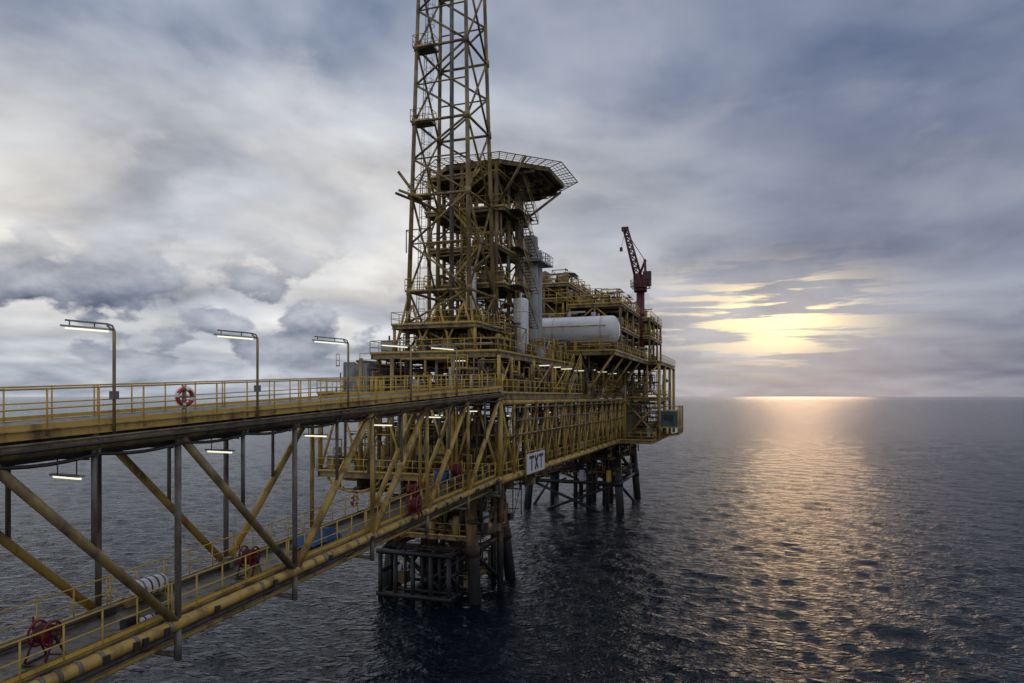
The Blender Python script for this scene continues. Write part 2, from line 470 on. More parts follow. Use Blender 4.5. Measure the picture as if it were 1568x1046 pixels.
b = MB()
N = 17; ds = (111-56.9)/N*1.0
for t, yr in ((-.02, YEL), (4.5, YGR), (11.8, YGR)):
    nn = N if t < 5 else 5
    e1 = 56.9+ds*nn
    b.tube((56.9, t, L1-.75), (e1, t, L1-.75), .2, yr, 10)
    b.tube((56.9, t, L0-.2), (e1, t, L0-.2), .24, yr, 12)
    for i in range(nn+1):
        s = 56.9+ds*i
        b.tube((s, t, L0), (s, t, L1-.75), .11 if i % 2 else .17, yr, 8)
        if i < nn:
            if i % 2: b.tube((s, t, L0-.1), (s+ds, t, L1-.7), .12, yr, 8)
            else: b.tube((s, t, L1-.7), (s+ds, t, L0-.1), .12, yr, 8)
            if t < 0 and i % 2 == 0:
                b.tube((s, t, L0-.1), (s+ds, t, L1-.7), .07, YEL, 8)
    if t < 0:
        b.tube((56.9, -.15, -3.2), (111, -.15, -3.2), .09, YGR, 8)
        b.tube((60, -.3, -2.0), (111, -.3, -2.0), .06, GRY, 8)
        b.beam((58, -.35, -.9), (111, -.35, -.9), .3, .08, GRY)
for s in (57.2, 60.2, 66.3, 72.5, 78.5, 84.4):
    for t in (.25, 4.2, 9.8, 12.8):
        b.tube((s, t, L0 if t > 1 and s < 73 else L1), (s, t, L2A-.5), .17 if t > 1 else .14, YGR if t > 1 else YEL, 10)
for s in (57.1, ):
    for t in (0.1, 4.2, 8.5, 12.8, 16.8):
        b.tube((s, t, L0), (s, t, L1-.4), .2, YEL, 10)
    for t0, t1 in ((4.2, 8.5), (8.5, 12.8), (12.8, 16.8), (.1, 4.2)):
        b.tube((s, t0, L0), (s, (t0+t1)/2, L1-.6), .11, YEL, 8); b.tube((s, (t0+t1)/2, L1-.6), (s, t1, L0), .11, YEL, 8)
for s in (84.7, 91, 97.5, 104, 111.2):
    for t in (-3.6, .3, 6, 12):
        z0 = L1 if t > 0 else L1-.5
        if t < 0 and s < 111:
            b.tube((s, t, L2B-.4), (s, .1, L1-.6), .14, YEL, 8)
        else:
            b.tube((s, t, z0), (s, t, L2B-.4), .17, YEL, 10)
for s0, s1, z1 in ((57.2, 60.2, L2A), (66.3, 72.5, L2A), (72.5, 78.5, L2A), (84.7, 91, L2B), (97.5, 104, L2B), (104, 111.2, L2B)):
    b.tube((s0, .27, L1), (s1, .27, z1-.5), .08, YEL, 8); b.tube((s1, .29, L1), (s0, .29, z1-.5), .08, YEL, 8)
for s in (111.2, 118, 125.5, 131.5):
    for t in (-5.4, -.2, 5.5, 11.5, 16.5):
        b.tube((s, t, L0), (s, t, L2B-.4), .25, YEL if t < 0 else YGR, 10)
for t0, t1, z0, z1 in ((-5.4, -.2, L0, -.6), (-5.4, -.2, -.2, L2B-.5)):
    b.tube((111.2, t0, z0), (111.2, t1, z1), .12, YEL, 8); b.tube((111.15, t1, z0), (111.15, t0, z1), .12, YEL, 8)
for k in range(10):
    a0 = math.pi*k/10; a1 = math.pi*(k+1)/10
    b.tube((57.5-.3, 13.5+2.6*math.cos(a0), L0-.4-1.3*math.sin(a0)), (57.5-.3, 13.5+2.6*math.cos(a1), L0-.4-1.3*math.sin(a1)), .12, YEL, 8)
for t in (3.8, 8.4, 13.2): b.hbeam((57.2, t, L0-.95), (72.8, t, L0-.95), .4, .85, YGR)
for s in (61, 66, 71): b.hbeam((s, .3, L0-.93), (s, 16.8, L0-.93), .36, .75, YGR)
b.build('main_frame', parent=plat)

b = MB()
def jacket(b, s0, s1, t0, t1, r, batter, mids, m=LEG):
    zt, zb = L0-.4, -24
    lv = [-8.6, -13.6, -19.5]
    def P(i, j, z):
        f = (zt-z)/(zt-zb)*batter
        return Vector(((s0-f) if i == 0 else (s1+f), (t0-f) if j == 0 else (t1+f), z))
    for i in (0, 1):
        for j in (0, 1):
            b.tube(P(i, j, zt+.3), P(i, j, zb), r, m, 16)
            for z in lv[:2]: b.tube(P(i, j, z-.5), P(i, j, z+.5), r*1.14, m, 16)
    cs = [(0, 0), (1, 0), (1, 1), (0, 1)]
    for q in range(4):
        c, d = cs[q], cs[(q+1) % 4]
        for z in lv: b.tube(P(*c, z), P(*d, z), r*.5, m, 10)
        for za, zb2 in ((lv[0], lv[1]), (lv[1], lv[2])):
            b.tube(P(*c, za), P(*d, zb2), r*.38, m, 10)
            if q % 2: b.tube(P(*d, za), P(*c, zb2), r*.38, m, 10)
    for (x, y, rr) in mids:
        b.tube((x, y, zt+.3), (x, y, zb), rr, m, 12)
        for z in (-9.5, -12.2): b.tube((x, y, z), (x, y, z+.25), rr*1.3, m, 12)
jacket(b, 62.6, 69.6, 5.1, 11.8, .55, 1.6, [(64.5, 7.2, .3), (64.5, 9.4, .36), (66.5, 8.3, .3), (67.5, 6.6, .36), (68.0, 10.2, .3), (66, 3.4, .3), (65.5, 11.0, .33), (63.4, 6.2, .22), (68.5, 5.0, .3), (71, 8, .36), (71, 10.5, .3)])
b.build('near_jacket', parent=plat)
b = MB()
jacket(b, 113, 128, 1.5, 15, .62, 1.3, [(116, 6.5, .5), (117, 9.0, .35), (119, 4.5, .4), (122, 7, .4), (122, 4, .35), (113.5, 12, .35), (125, 10, .4), (116, 3.5, .35)], m=BLK)
for s in (113, 117, 122, 127):
    b.tube((s, 1, -9.8), (s, 15.5, -9.8), .3, LEG, 8); b.tube((s, 1, -12), (s, 15.5, -12), .22, LEG, 8)
for t in (1.5, 5.5, 10): b.tube((112, t, -12), (128, t, -12), .3, LEG, 8)
for s, t in ((113, 1.5), (113, 6), (128, 1.5), (113, 15)): b.tube((s, t, L0), (s, t, -10.5), .7, LEG, 14)
b.build('far_jacket', parent=plat)
b = MB(); clutter(b, 61.5, 71.5, 3.5, 13, -12.3, -7.2, 150, 3, tone=1); clutter(b, 62, 71, 4.5, 12.5, -17.5, -12.6, 45, 33, tone=1)
clutter(b, 57.5, 73, .5, 16.5, -8.2, -7, 70, 35, tone=1)
clutter(b, 112, 128, 1, 15, -13.5, -7.2, 90, 36, tone=1)
deck(b, 61.8, 71, 4.2, 13, -12.4, mat=GRT, depth=.3); rail_loop(b, 61.8, 71, 4.2, 13, -12.4, r=.03)
b.build('cellar_pipework', parent=plat)

bl = MB()
for t in (5.6, 7.3, 9.0, 10.7, 12.2):
    bl.tube((59.4, t, -13.6), (59.4, t, -19), .2, BLK, 12)
    bl.tube((61.2, t, -13.6), (61.2, t, -19), .14, BLK, 10)
    bl.tube((59.4, t, -13.6), (62.6, t, -12.6), .14, BLK, 8)
for z in (-13.6, -17.3):
    bl.tube((59.4, 5.3, z), (59.4, 12.5, z), .24, BLK, 12); bl.tube((61.2, 5.3, z), (61.2, 12.5, z), .18, BLK, 10)
for t in (5.6, 12.2):
    for z in (-13.6, -15.4, -17.3): bl.tube((59.4, t, z), (62.6, t, z), .2, BLK, 10)
bl.build('boat_landing')

# ------------------------------------------------------------------ lattice tower
tw = empty('lattice_tower'); b = MB()
cs, ct = 63.1, 6.93
lev = [3.75, 9.2, 17.6, 24.2, 30.8, 37.4, 44.0]
hw = lambda z: 3.0-0.7*(z-4)/30.0
def T(i, z):
    h = hw(z); sx, sy = ((-1, -1), (-1, 1), (1, 1), (1, -1))[i]
    return Vector((cs+sx*h, ct+sy*h, z))
for i in range(4):
    b.tube(T(i, L1), T(i, 44), .22, YGR, 12, r2=.15)
    for z in lev: b.tube(T(i, z-.3), T(i, z+.3), .25, YGR, 12)
for k in range(len(lev)):
    z = lev[k]
    for i in range(4):
        j = (i+1) % 4
        b.tube(T(i, z), T(j, z), .12, YGR, 8)
        if k < len(lev)-1:
            z2 = lev[k+1]; zm = (z+z2)/2
            a, c = T(i, z), T(j, z); a2, c2 = T(i, z2), T(j, z2)
            if i % 2 == 0:
                b.tube(a, T(j, zm), .1, YGR, 8); b.tube(T(j, zm), a2, .1, YGR, 8)
                b.tube(T(i, zm), T(j, zm), .07, YGR, 8)
            else:
                b.tube(a, c2, .1, YGR, 8); b.tube(c, a2, .1, YGR, 8)
lx = lambda z: cs-hw(z)+.8; ly = lambda z: ct+hw(z)-.5
for k in range(len(lev)-1):
    z, z2 = lev[k], lev[k+1]
    for o in (-.22, .22): b.tube((lx(z)+o, ly(z), z), (lx(z2)+o, ly(z2), z2+1), .03, GRY, 6)
    q = z
    while q < z2:
        b.tube((lx(q)-.22, ly(q), q), (lx(q)+.22, ly(q), q), .015, GRY, 5); q += .35
    q = z+2.2
    while q < z2:
        b.torus((lx(q), ly(q)-.35, q), (0, 0, 1), .36, .02, (GRY,), 12, 5); q += .9
    for o in (-.3, 0, .3): b.tube((lx(z)+o, ly(z)-.7, z+2.2), (lx(z2)+o, ly(z2)-.7, z2), .015, GRY, 5)
    x0, x1, y0, y1 = cs-hw(z2)-.2, cs-hw(z2)+1.3, ct+hw(z2)-1.5, ct+hw(z2)+.3
    b.box(x0, x1, y0, y1, z2-.05, z2, GRT); rail_loop(b, x0, x1, y0, y1, z2, r=.03, sp=1)
b.tube((cs-3, ct+3.8, 18.2), (cs-3, ct+1.5, 17.2), .12, YGR, 8); b.tube((cs-3.2, ct+4.0, 17.9), (cs+3, ct+2.9, 17.9), .12, YGR, 8)
for o, r in ((.0, .13), (.5, .08)):
    b.tube((cs+1+o, ct+.6, L2A), (cs+1+o*.8, ct+.6, 44), r, GRY, 8)
b.build('lattice_frame', parent=tw)
b = MB()
deck(b, 59.2, 67.5, 3, 11, 6.2, depth=.3); rail_loop(b, 59.2, 67.5, 3, 11, 6.2, r=.03)
for a, c in (((59.4, 3.2), (60.1, 3.9)), ((59.4, 10.8), (60.1, 9.9)), ((67, 3.2), (66, 4)), ((67, 10.8), (66, 9.8))):
    b.tube((*a, L2A), (*a, 6.2), .14, YEL, 8); b.tube((*a, L2A), (*c, 8.5), .1, YEL, 8)
for t in (4.5, 6.9, 9.4):
    b.tube((59.3, t-1.6, L2A), (60.1, t, 8), .1, YEL, 8); b.tube((59.3, t+1.6, L2A), (60.1, t, 8), .1, YEL, 8)
b.build('base_frame', parent=tw)

# ------------------------------------------------------------------ process tower with helideck
b = MB()
X0, X1, Y0, Y1 = 66.6, 73.4, 4.0, 11.0
fl = [L2A, 7.0, 10.6, 14.2, 17.8, 21.2]
for x in (X0, (X0+X1)/2, X1):
    for y in (Y0, (Y0+Y1)/2, Y1):
        b.tube((x, y, L2A), (x, y, 22), .19, YGR, 8)
for k, z in enumerate(fl[1:]):
    ex = .9 if k % 2 else .3
    b_ = (X0-ex*.3, X1+ex*.5, Y0-ex, Y1+ex*.4)
    deck(b, *b_, z, depth=.32); rail_loop(b, *b_, z, r=.032, sp=1.3)
for k in range(len(fl)-1):
    za, zb = fl[k], fl[k+1]
    xm, ym = (X0+X1)/2, (Y0+Y1)/2
    segs = [((X0, Y0), (X0, ym)), ((X0, ym), (X0, Y1)), ((X0, Y0), (xm, Y0)), ((xm, Y0), (X1, Y0)), ((X1, Y0), (X1, ym)), ((X1, ym), (X1, Y1))]
    for q, (a, c) in enumerate(segs):
        if (q+k) % 2: b.tube((*a, za), (*c, zb-.3), .09, YGR, 8)
        else: b.tube((*c, za), (*a, zb-.3), .09, YGR, 8)
    if k % 2: stairs(b, (X0-.6, Y0+1, za), (X0-.6, Y0+4.2, zb), .8, (-1, 0, 0))
    else: stairs(b, (X0-.6, Y0+4.2, za), (X0-.6, Y0+1, zb), .8, (-1, 0, 0))
    stairs(b, (X1+.5, Y0-1.1, za), (X0+2.5, Y0-1.1, zb), .75, (0, -1, 0), YGR)
    b.box(X0+1, X1-1, Y0-1.9, Y0-.9, zb-.06, zb-.01, GRT)
    clutter(b, X0, X1, Y0-.3, Y1, za+.05, zb-.5, 36, 40+k)
b.build('process_tower_frame', parent=plat)

hd = empty('helideck'); b = MB()
hc = Vector((73.0, 6.4, 22.3)); HR = 7.0
pts = [hc+Vector((HR*math.cos(math.pi/4*i+math.pi/8), HR*math.sin(math.pi/4*i+math.pi/8), 0)) for i in range(8)]
o = len(b.v); mi = b.mi(BRN)
for dz in (-.12, 0.0):
    for p in pts: b.v.append((p.x, p.y, p.z+dz))
b.face(tuple(range(o+7, o-1, -1)), mi); b.face(tuple(range(o+8, o+16)), b.mi(GRT))
for i in range(8): b.face((o+i, o+(i+1) % 8, o+8+(i+1) % 8, o+8+i), mi)
for i in range(8):
    p, q = pts[i], pts[(i+1) % 8]
    b.beam(p-Vector((0, 0, .3)), q-Vector((0, 0, .3)), .12, .34, YGR)
    op = (p-hc).normalized()*1.5+Vector((0, 0, .12)); oq = (q-hc).normalized()*1.5+Vector((0, 0, .12))
    b.tube(p+op, q+oq, .05, GRY, 6)
    n = 8
    for k in range(n+1):
        f = k/n; a = p.lerp(q, f); c = (p+op).lerp(q+oq, f)
        b.tube(a-Vector((0, 0, .1)), c, .03 if k % 2 else .05, GRY, 6)
    for k in (1, 2, 3): b.tube(p.lerp(p+op, k/4), q.lerp(q+oq, k/4), .022, GRY, 5)
for k in range(-8, 9):
    y = k*.8; hx = min(HR*.92, HR*1.3-abs(y))
    b.beam((hc.x-hx, hc.y+y, hc.z-.26), (hc.x+hx, hc.y+y, hc.z-.26), .09, .26, BRN)
for x in (-4, -1.3, 1.3, 4): b.hbeam((hc.x+x, hc.y-5.4, hc.z-.62), (hc.x+x, hc.y+5.4, hc.z-.62), .25, .42, YGR)
for (x, y) in ((X0, Y0), (X1, Y0), (X0, Y1), (X1, Y1)):
    dx = -3 if x == X0 else 4; dy = -4 if y == Y0 else 2.5
    b.tube((x, y, 17.8), (x+dx*.7, y+dy*.9, hc.z-.8), .14, YGR, 8)
b.build('landing_deck', parent=hd)

# ------------------------------------------------------------------ vessels
def vvessel(name, s, t, z0, z1, r, mat, plat_z=None):
    m = MB(); h = z1-z0
    m.vessel((0, 0, .4), (0, 0, h), r, mat, 28, .5, 2, mat)
    m.tube((0, 0, 0), (0, 0, .7), r*.85, YGR, 20)
    m.tube((0, 0, h), (0, 0, h+.4), .09, mat, 8); m.tube((0, 0, h+.4), (.6, 0, h+.4), .09, mat, 8)
    m.tube((r+.15, 0, .2), (r+.15, 0, h-.2), .05, GRY, 6)
    for y in (-.2, .2): m.tube((-r-.2, y, 0), (-r-.2, y, h+.6), .025, YEL, 5)
    q = .3
    while q < h: m.tube((-r-.2, -.2, q), (-r-.2, .2, q), .015, YEL, 5); q += .35
    if plat_z:
        m.box(-r-.9, r+.9, -r-.9, r+.9, plat_z-.05, plat_z, GRT); rail_loop(m, -r-.9, r+.9, -r-.9, r+.9, plat_z, r=.03, sp=1, mat=LGR)
    m.build(name, (s, t, z0))
vvessel('white_pressure_vessel', 68.8, 2.3, 4.3, 9.5, .72, WHT)
vvessel('white_pressure_vessel', 65.2, 6.0, 7.6, 11.6, .5, WHT)
vvessel('exhaust_stack', 80.8, 5.2, 5.5, 18.4, .85, LGR, 9.6)
vvessel('exhaust_stack', 84.0, 5.4, 5.6, 17.3, .6, LGR, 9.9)
vvessel('exhaust_stack', 71.5, 3.4, 11, 20.5, .45, GRY)
vvessel('exhaust_stack', 88, 9.2, 5.6, 13.3, .6, GRY)
m = MB()
m.vessel((0, -5.2, 0), (0, 5.2, 0), 1.72, WHT, 44, .5)
for y in (-3.3, -3.12, 2.7): m.tube((0, y, 0), (0, y+.06, 0), 1.75, LGR, 44)
for y in (-3, 0, 3):
    m.box(-1.3, 1.3, y-.15, y+.15, -2.4, -.95, YEL)
    m.box(-1.5, 1.5, y-.2, y+.2, -2.55, -2.4, YEL)
m.tube((0, 1, 1.6), (0, 1, 2.3), .2, LGR, 12); m.tube((0, -2, 1.6), (0, -2, 2.2), .28, LGR, 12); m.tube((0, 1, 2.3), (0, -1, 2.3), .1, LGR, 8)
rail(m, (-2.0, -4.5, -1.9), (-2.0, -1, -1.9)); m.box(-2.4, -1.85, -4.6, -.9, -1.96, -1.9, GRT)
for y in (-4.4, -2.7, -1): m.tube((-2.0, y, -2.5), (-2.0, y, -1.9), .06, YEL, 6)
m.path([(-1.2, 3.8, -2.4), (-1.9, 3.8, -2.4), (-1.9, 3.8, .4), (-1.9, -3.9, .4)], .06, YEL, 8)
m.build('horizontal_storage_tank', (88.0, 1.5, 8.0))
m = MB(); m.vessel((0, -2.6, 0), (0, 2.6, 0), .85, YEL, 28, .6)
for y in (-1.5, 1.5): m.box(-.7, .7, y-.12, y+.12, -1.35, -.5, YGR)
m.tube((0, .4, .7), (0, .4, 1.4), .14, YEL, 10)
m.build('horizontal_separator', (59.6, 8.2, L0+1.4))

# ------------------------------------------------------------------ equipment modules
eq = MB()
for (x0, x1, y0, y1, zs) in ((93, 108, -3, 4, (8.8, 11.9)), (94, 110, 4.2, 11, (9.4, 13.0, 15.0)), (112, 126, -4, 10, (9.2, 12.0))):
    for z in zs:
        deck(eq, x0, x1, y0, y1, z, depth=.35); rail_loop(eq, x0, x1, y0, y1, z, r=.035)
    for x in np.linspace(x0+.2, x1-.2, 4):
        for y in (y0+.2, (y0+y1)/2, y1-.2): eq.tube((x, y, L2B), (x, y, zs[-1]), .16, YGR, 8)
    z0 = L2B
    for i, z in enumerate(list(zs)+[zs[-1]+2.4]):
        clutter(eq, x0+.3, x1-.3, y0+.3, y1-.3, z0+.1, z-.5, 85, int(x0*10+y0*3)+i)
        if i < len(zs):
            eq.tube((x0+.2, y0+.2, z0), (x0+.2, (y0+y1)/2, z-.3), .1, YEL, 8); eq.tube((x0+.2, y1-.2, z0), (x0+.2, (y0+y1)/2, z-.3), .1, YEL, 8)
        z0 = z
eq.build('process_modules', parent=plat)
eq = MB()
clutter(eq, 59.5, 84, 1.2, 12.5, L2A+.05, 6.3, 140, 11)
clutter(eq, 78, 86, 5.5, 12, L2A+.05, 9.5, 110, 12)
clutter(eq, 90.5, 93, -1, 12, L2B+.05, 10.5, 50, 22)
clutter(eq, 57.5, 84, .3, 5, L1+.05, L2A-.6, 170, 13)
clutter(eq, 84, 111, -.4, 5, L1+.05, L2B-.6, 160, 14)
clutter(eq, 111.5, 128, -5.2, 4, L1+.05, L2B-.6, 90, 15)
clutter(eq, 111.5, 128, -5.2, 6, L0+.05, -.9, 140, 16)
clutter(eq, 91, 111, -3.5, 1, L2B+.05, 7.6, 100, 17)
clutter(eq, 57.3, 73, .5, 16.5, L0+.05, -.8, 280, 18)
clutter(eq, 73, 107, .5, 4, L0+.05, -.8, 200, 19)
clutter(eq, 58, 72, 5, 16, L1+.05, L2A-.6, 110, 20)
clutter(eq, 108, 128, 0, 14, -9.5, L0-.6, 60, 21)
stairs(eq, (76, .2, L1), (81, .2, L2A), .8, (0, -1, 0))
for x0, x1, y0, y1, z0, z1, mt in ((62, 70, 5.5, 9, L0+.1, -2.5, DRK), (76, 84, 6, 11, L1+.1, 3, DRK), (88, 108, 5, 11, L1+.1, 4.6, DRK), (113, 126, 2, 10, L1+.1, 4.6, DRK),
                                (113, 124, -1, 8, L0+.1, -1.2, GRY), (96, 106, 5.5, 10, 9.6, 12.2, YGR), (96, 103, -2, 2.5, 5.5, 7.9, GRY), (114, 122, 0, 7, 5.5, 8.6, DRK), (74, 79, 8, 12, 3.9, 6.9, GRY)):
    eq.box(x0, x1, y0, y1, z0, z1, mt)
    k = x0+.5
    while k < x1: eq.box(k, k+.08, y0-.06, y1+.06, z0, z1+.05, YGR); k += 1.2
eq.build('deck_equipment', parent=plat)
lm = MB()
for s in (69, 73, 77.5, 83, 89, 96, 103): fluor(lm, (s, .1, L2A-.75 if s < 84 else 3.3), (0.25, 1, 0), 1.3)
for s in (62, 68, 75, 82, 90, 98): fluor(lm, (s, 1.2, -1.6), (1, .2, 0), 1.0)
for t in (6, 11, 14): fluor(lm, (58, t, -1.5), (0, 1, 0), 1.0)
fluor(lm, (60, 5, 3.1), (0, 1, 0))
lm.build('deck_lighting', parent=plat)

m = MB()
m.box(0, 6.4, 0, 2.45, 0, 2.45, CON)
k = .15
while k < 6.3: m.box(k, k+.12, -.04, -.001, .15, 2.3, CON); k += .27
k = .15
while k < 2.3: m.box(-.04, -.001, k, k+.1, .15, 2.3, CON); k += .24
for x in (-.05, 6.3):
    for y in (-.05, 2.35): m.box(x, x+.15, y, y+.15, -.02, 2.5, GRY)
m.box(-.07, 6.47, -.07, 2.52, 2.451, 2.53, LGR); m.box(-.07, 6.47, -.07, 2.52, -.08, .04, DRK)
for y in (.7, 1.2, 1.7): m.tube((-.07, y, .1), (-.07, y, 2.35), .025, LGR, 6)
m.build('shipping_container', (58.6, 12.9, L1+.1))

m = MB()
m.box(0, 5.2, -.05, 0, 0, 1.75, WHT)
def stroke(x0, z0, x1, z1, y=-.06, w=.26): 
    a = Vector((x0, y, z0)); c = Vector((x1, y, z1)); d = (c-a).normalized(); pn = Vector((-d.z, 0, d.x))
    m.obox((a+c)/2, (c-a)/2, Vector((0, .01, 0)), pn*w/2, TXT)
stroke(.6, 1.4, 1.9, 1.4); stroke(1.25, 1.26, 1.25, .25)
stroke(2.2, 1.5, 3.1, .25, -.063); stroke(3.1, 1.5, 2.2, .25, -.066)
stroke(3.4, 1.4, 4.7, 1.4); stroke(4.05, 1.26, 4.05, .25)
for x in (0, 2.6, 5.2): m.tube((x, .06, -.4), (x, .06, 2.2), .05, YEL, 8)
m.tube((0, .12, 1.9), (5.2, .12, 1.9), .05, YEL, 8)
m.build('platform_sign', (62.0, -.5, -6.7))

# crane
m = MB()
m.tube((0, 0, 0), (0, 0, 8.6), .62, MAR, 20); m.tube((0, 0, 8.6), (0, 0, 9.2), 1.0, MAR, 20); m.tube((0, 0, 5), (0, 0, 5.2), .8, MAR, 20)
m.box(-1.1, 1.1, -.9, .9, 9.2, 10.0, MAR); m.box(-1.0, -.1, -1.7, -.5, 9.4, 11.6, MAR); m.box(-1.03, -.4, -1.73, -.6, 10.3, 11.3, DRK)
m.box(-.6, .9, -.6, 1.0, 10.0, 11.2, MAR)
rail_loop(m, -1.3, 1.3, -1.3, 1.3, 9.2, r=.04, sp=1, mat=MAR)
base = Vector((0, .2, 10.4)); tip = Vector((-.4, 2.2, 18.3))
A = [base+Vector(q) for q in ((-.5, -.5, 0), (.5, -.5, 0), (.5, .5, 0), (-.5, .5, 0))]
C = [tip+Vector(q)*.65 for q in ((-.5, -.5, 0), (.5, -.5, 0), (.5, .5, 0), (-.5, .5, 0))]
for i in range(4):
    m.tube(A[i], C[i], .13, MAR, 8)
    j = (i+1) % 4
    for k in range(8):
        m.tube(A[i].lerp(C[i], k/8), A[j].lerp(C[j], (k+1)/8), .08, MAR, 6)
        m.tube(A[i].lerp(C[i], k/8), A[j].lerp(C[j], k/8), .08, MAR, 6)
m.box(-.75, 0, 1.8, 2.8, 18.1, 18.7, MAR)
gp = Vector((0, -.7, 13.4))
for x in (-.5, .5):
    m.tube((x, -.8, 10), gp+Vector((x*.6, 0, 0)), .14, MAR, 8); m.tube((x, .6, 10), gp+Vector((x*.6, 0, 0)), .11, MAR, 8)
    m.tube(gp+Vector((x*.6, 0, 0)), tip+Vector((x*.5, 0, -.2)), .045, DRK, 6)
m.tube(gp-Vector((.4, 0, 0)), gp+Vector((.4, 0, 0)), .2, MAR, 10)
m.tube(tip, (-.4, 2.9, 15.6), .03, DRK, 6); m.box(-.6, -.2, 2.7, 3.1, 15.0, 15.6, MAR)
m.build('pedestal_crane', (112.5, -2.4, L2B+2.2), parent=None)
m = MB(); m.tube((0, 0, 0), (0, 0, 2.2), .9, YEL, 16); m.tube((0, 0, 2.0), (0, 0, 2.19), 1.1, YEL, 16); m.tube((0,0,0),(0,0,.1),1.3,YEL,16)
m.build('crane_pedestal_base', (112.5, -2.4, L2B), parent=plat)

m = MB()
m.box(0, 7, 0, 2.4, .3, 2.6, TEAL); m.box(-.05, 7.05, -.05, 2.45, 2.6, 2.75, YEL); m.box(-.3, 7.2, -.3, 2.6, .1, .3, YEL)
for x in (0, 2.3, 4.6, 7):
    m.tube((x, -.2, -.9), (x, -.2, 3.4), .1, YEL, 8)
    m.tube((x, -.2, -.9), (x, 2.6, -1.4), .1, YEL, 8)
for y in (.5, 1.4): m.box(-.06, -.01, y, y+.6, 1.2, 2.1, DRK)
m.tube((0, -.2, 3.4), (7, -.2, 3.4), .08, YEL, 8); m.tube((0, -.2, 3.4), (0, 2.6, 3.4), .08, YEL, 8)
m.tube((0, -.2, -.9), (7, -.2, -.9), .1, YEL, 8)
m.build('muster_cabin', (112.5, -7.9, -4.9))

# ------------------------------------------------------------------ sea
def sea():
    rs = [2.0, 8.0]
    r = 16.0
    while r < 30000:
        rs.append(r); r *= 1.0065 if r < 1500 else 1.03
    rs.append(45000)
    rs = np.array(rs)
    ang = np.concatenate([np.radians(np.linspace(-46, 46, 720)), np.radians(np.linspace(46, 314, 90))[1:-1]])
    na, nr = len(ang), len(rs)
    Rr, A = np.meshgrid(rs, ang, indexing='ij')
    X = Rr*np.sin(A); Y = Rr*np.cos(A); Z = np.zeros_like(X)
    rng = np.random.default_rng(4)
    sp = np.maximum(Rr*0.0065, Rr*np.radians(92/720))
    sp = np.where((np.abs(A) <= np.radians(46)), sp, Rr*0.05)
    wd = math.radians(205)
    DX = np.zeros_like(X); DY = np.zeros_like(X)
    for i in range(64):
        L = 0.8*(7/0.8)**rng.random(); th = wd+rng.normal(0, .7); k = 2*math.pi/L
        sl = .030*(0.5 if L > 3 else 1.0)
        a = sl/k; ph = rng.random()*6.28
        fade = np.clip((L/sp-2.0)/2.5, 0, 1)
        arg = k*(math.sin(th)*X+math.cos(th)*Y)+ph
        Z += a*fade*np.sin(arg)
        DX += .8*a*fade*math.sin(th)*np.cos(arg); DY += .8*a*fade*math.cos(th)*np.cos(arg)
    X = X+DX; Y = Y+DY
    co = np.stack([X, Y, Z], -1).reshape(-1, 3).astype(np.float32)
    i = np.arange(nr-1)[:, None]; j = np.arange(na)[None, :]; j2 = (j+1) % na
    q = np.stack([i*na+j, (i+1)*na+j, (i+1)*na+j2, i*na+j2], -1).reshape(-1, 4)[:, ::-1]
    me = bpy.data.meshes.new('sea')
    me.vertices.add(len(co)); me.vertices.foreach_set('co', co.ravel())
    me.loops.add(q.size); me.loops.foreach_set('vertex_index', q.ravel().astype(np.int32))
    me.polygons.add(len(q)); me.polygons.foreach_set('loop_start', np.arange(0, q.size, 4, dtype=np.int32))
    me.polygons.foreach_set('loop_total', np.full(len(q), 4, dtype=np.int32))
    me.polygons.foreach_set('use_smooth', np.ones(len(q), dtype=bool))
    me.update(calc_edges=True); me.validate()
    ob = bpy.data.objects.new('sea', me); scene.collection.objects.link(ob)
    m = bpy.data.materials.new('sea_water'); m.use_nodes = True; nt = m.node_tree; bs = nt.nodes['Principled BSDF']
    bs.inputs['Base Color'].default_value = (.002, .006, .012, 1); bs.inputs['Roughness'].default_value = .09; bs.inputs['IOR'].default_value = 1.33
    bs.inputs['Specular IOR Level'].default_value = .33
    tc = nd(nt, 'ShaderNodeTexCoord')
    acc = None
    for sc, d, ax in ((.9, .50, (1, 1.7, 1)), (2.4, .22, (1, 1.5, 1)), (6.5, .06, (1, 1.3, 1))):
        mp = nd(nt, 'ShaderNodeMapping'); mp.inputs['Scale'].default_value = ax; mp.inputs['Rotation'].default_value = (0, 0, .35)
        nt.links.new(tc.outputs['Object'], mp.inputs['Vector'])
        nz = nd(nt, 'ShaderNodeTexNoise'); nz.inputs['Scale'].default_value = sc; nz.inputs['Detail'].default_value = 2
        nt.links.new(mp.outputs[0], nz.inputs['Vector'])
        mm = nd(nt, 'ShaderNodeMath', operation='MULTIPLY_ADD'); mm.inputs[1].default_value = d
        nt.links.new(nz.outputs['Fac'], mm.inputs[0])
        if acc: nt.links.new(acc.outputs[0], mm.inputs[2])
        else: mm.inputs[2].default_value = 0
        acc = mm
    bp = nd(nt, 'ShaderNodeBump'); bp.inputs['Distance'].default_value = 1; bp.inputs['Strength'].default_value = 1
    nt.links.new(acc.outputs[0], bp.inputs['Height'])
    nt.links.new(bp.outputs[0], bs.inputs['Normal'])
    me.materials.append(m)
sea()

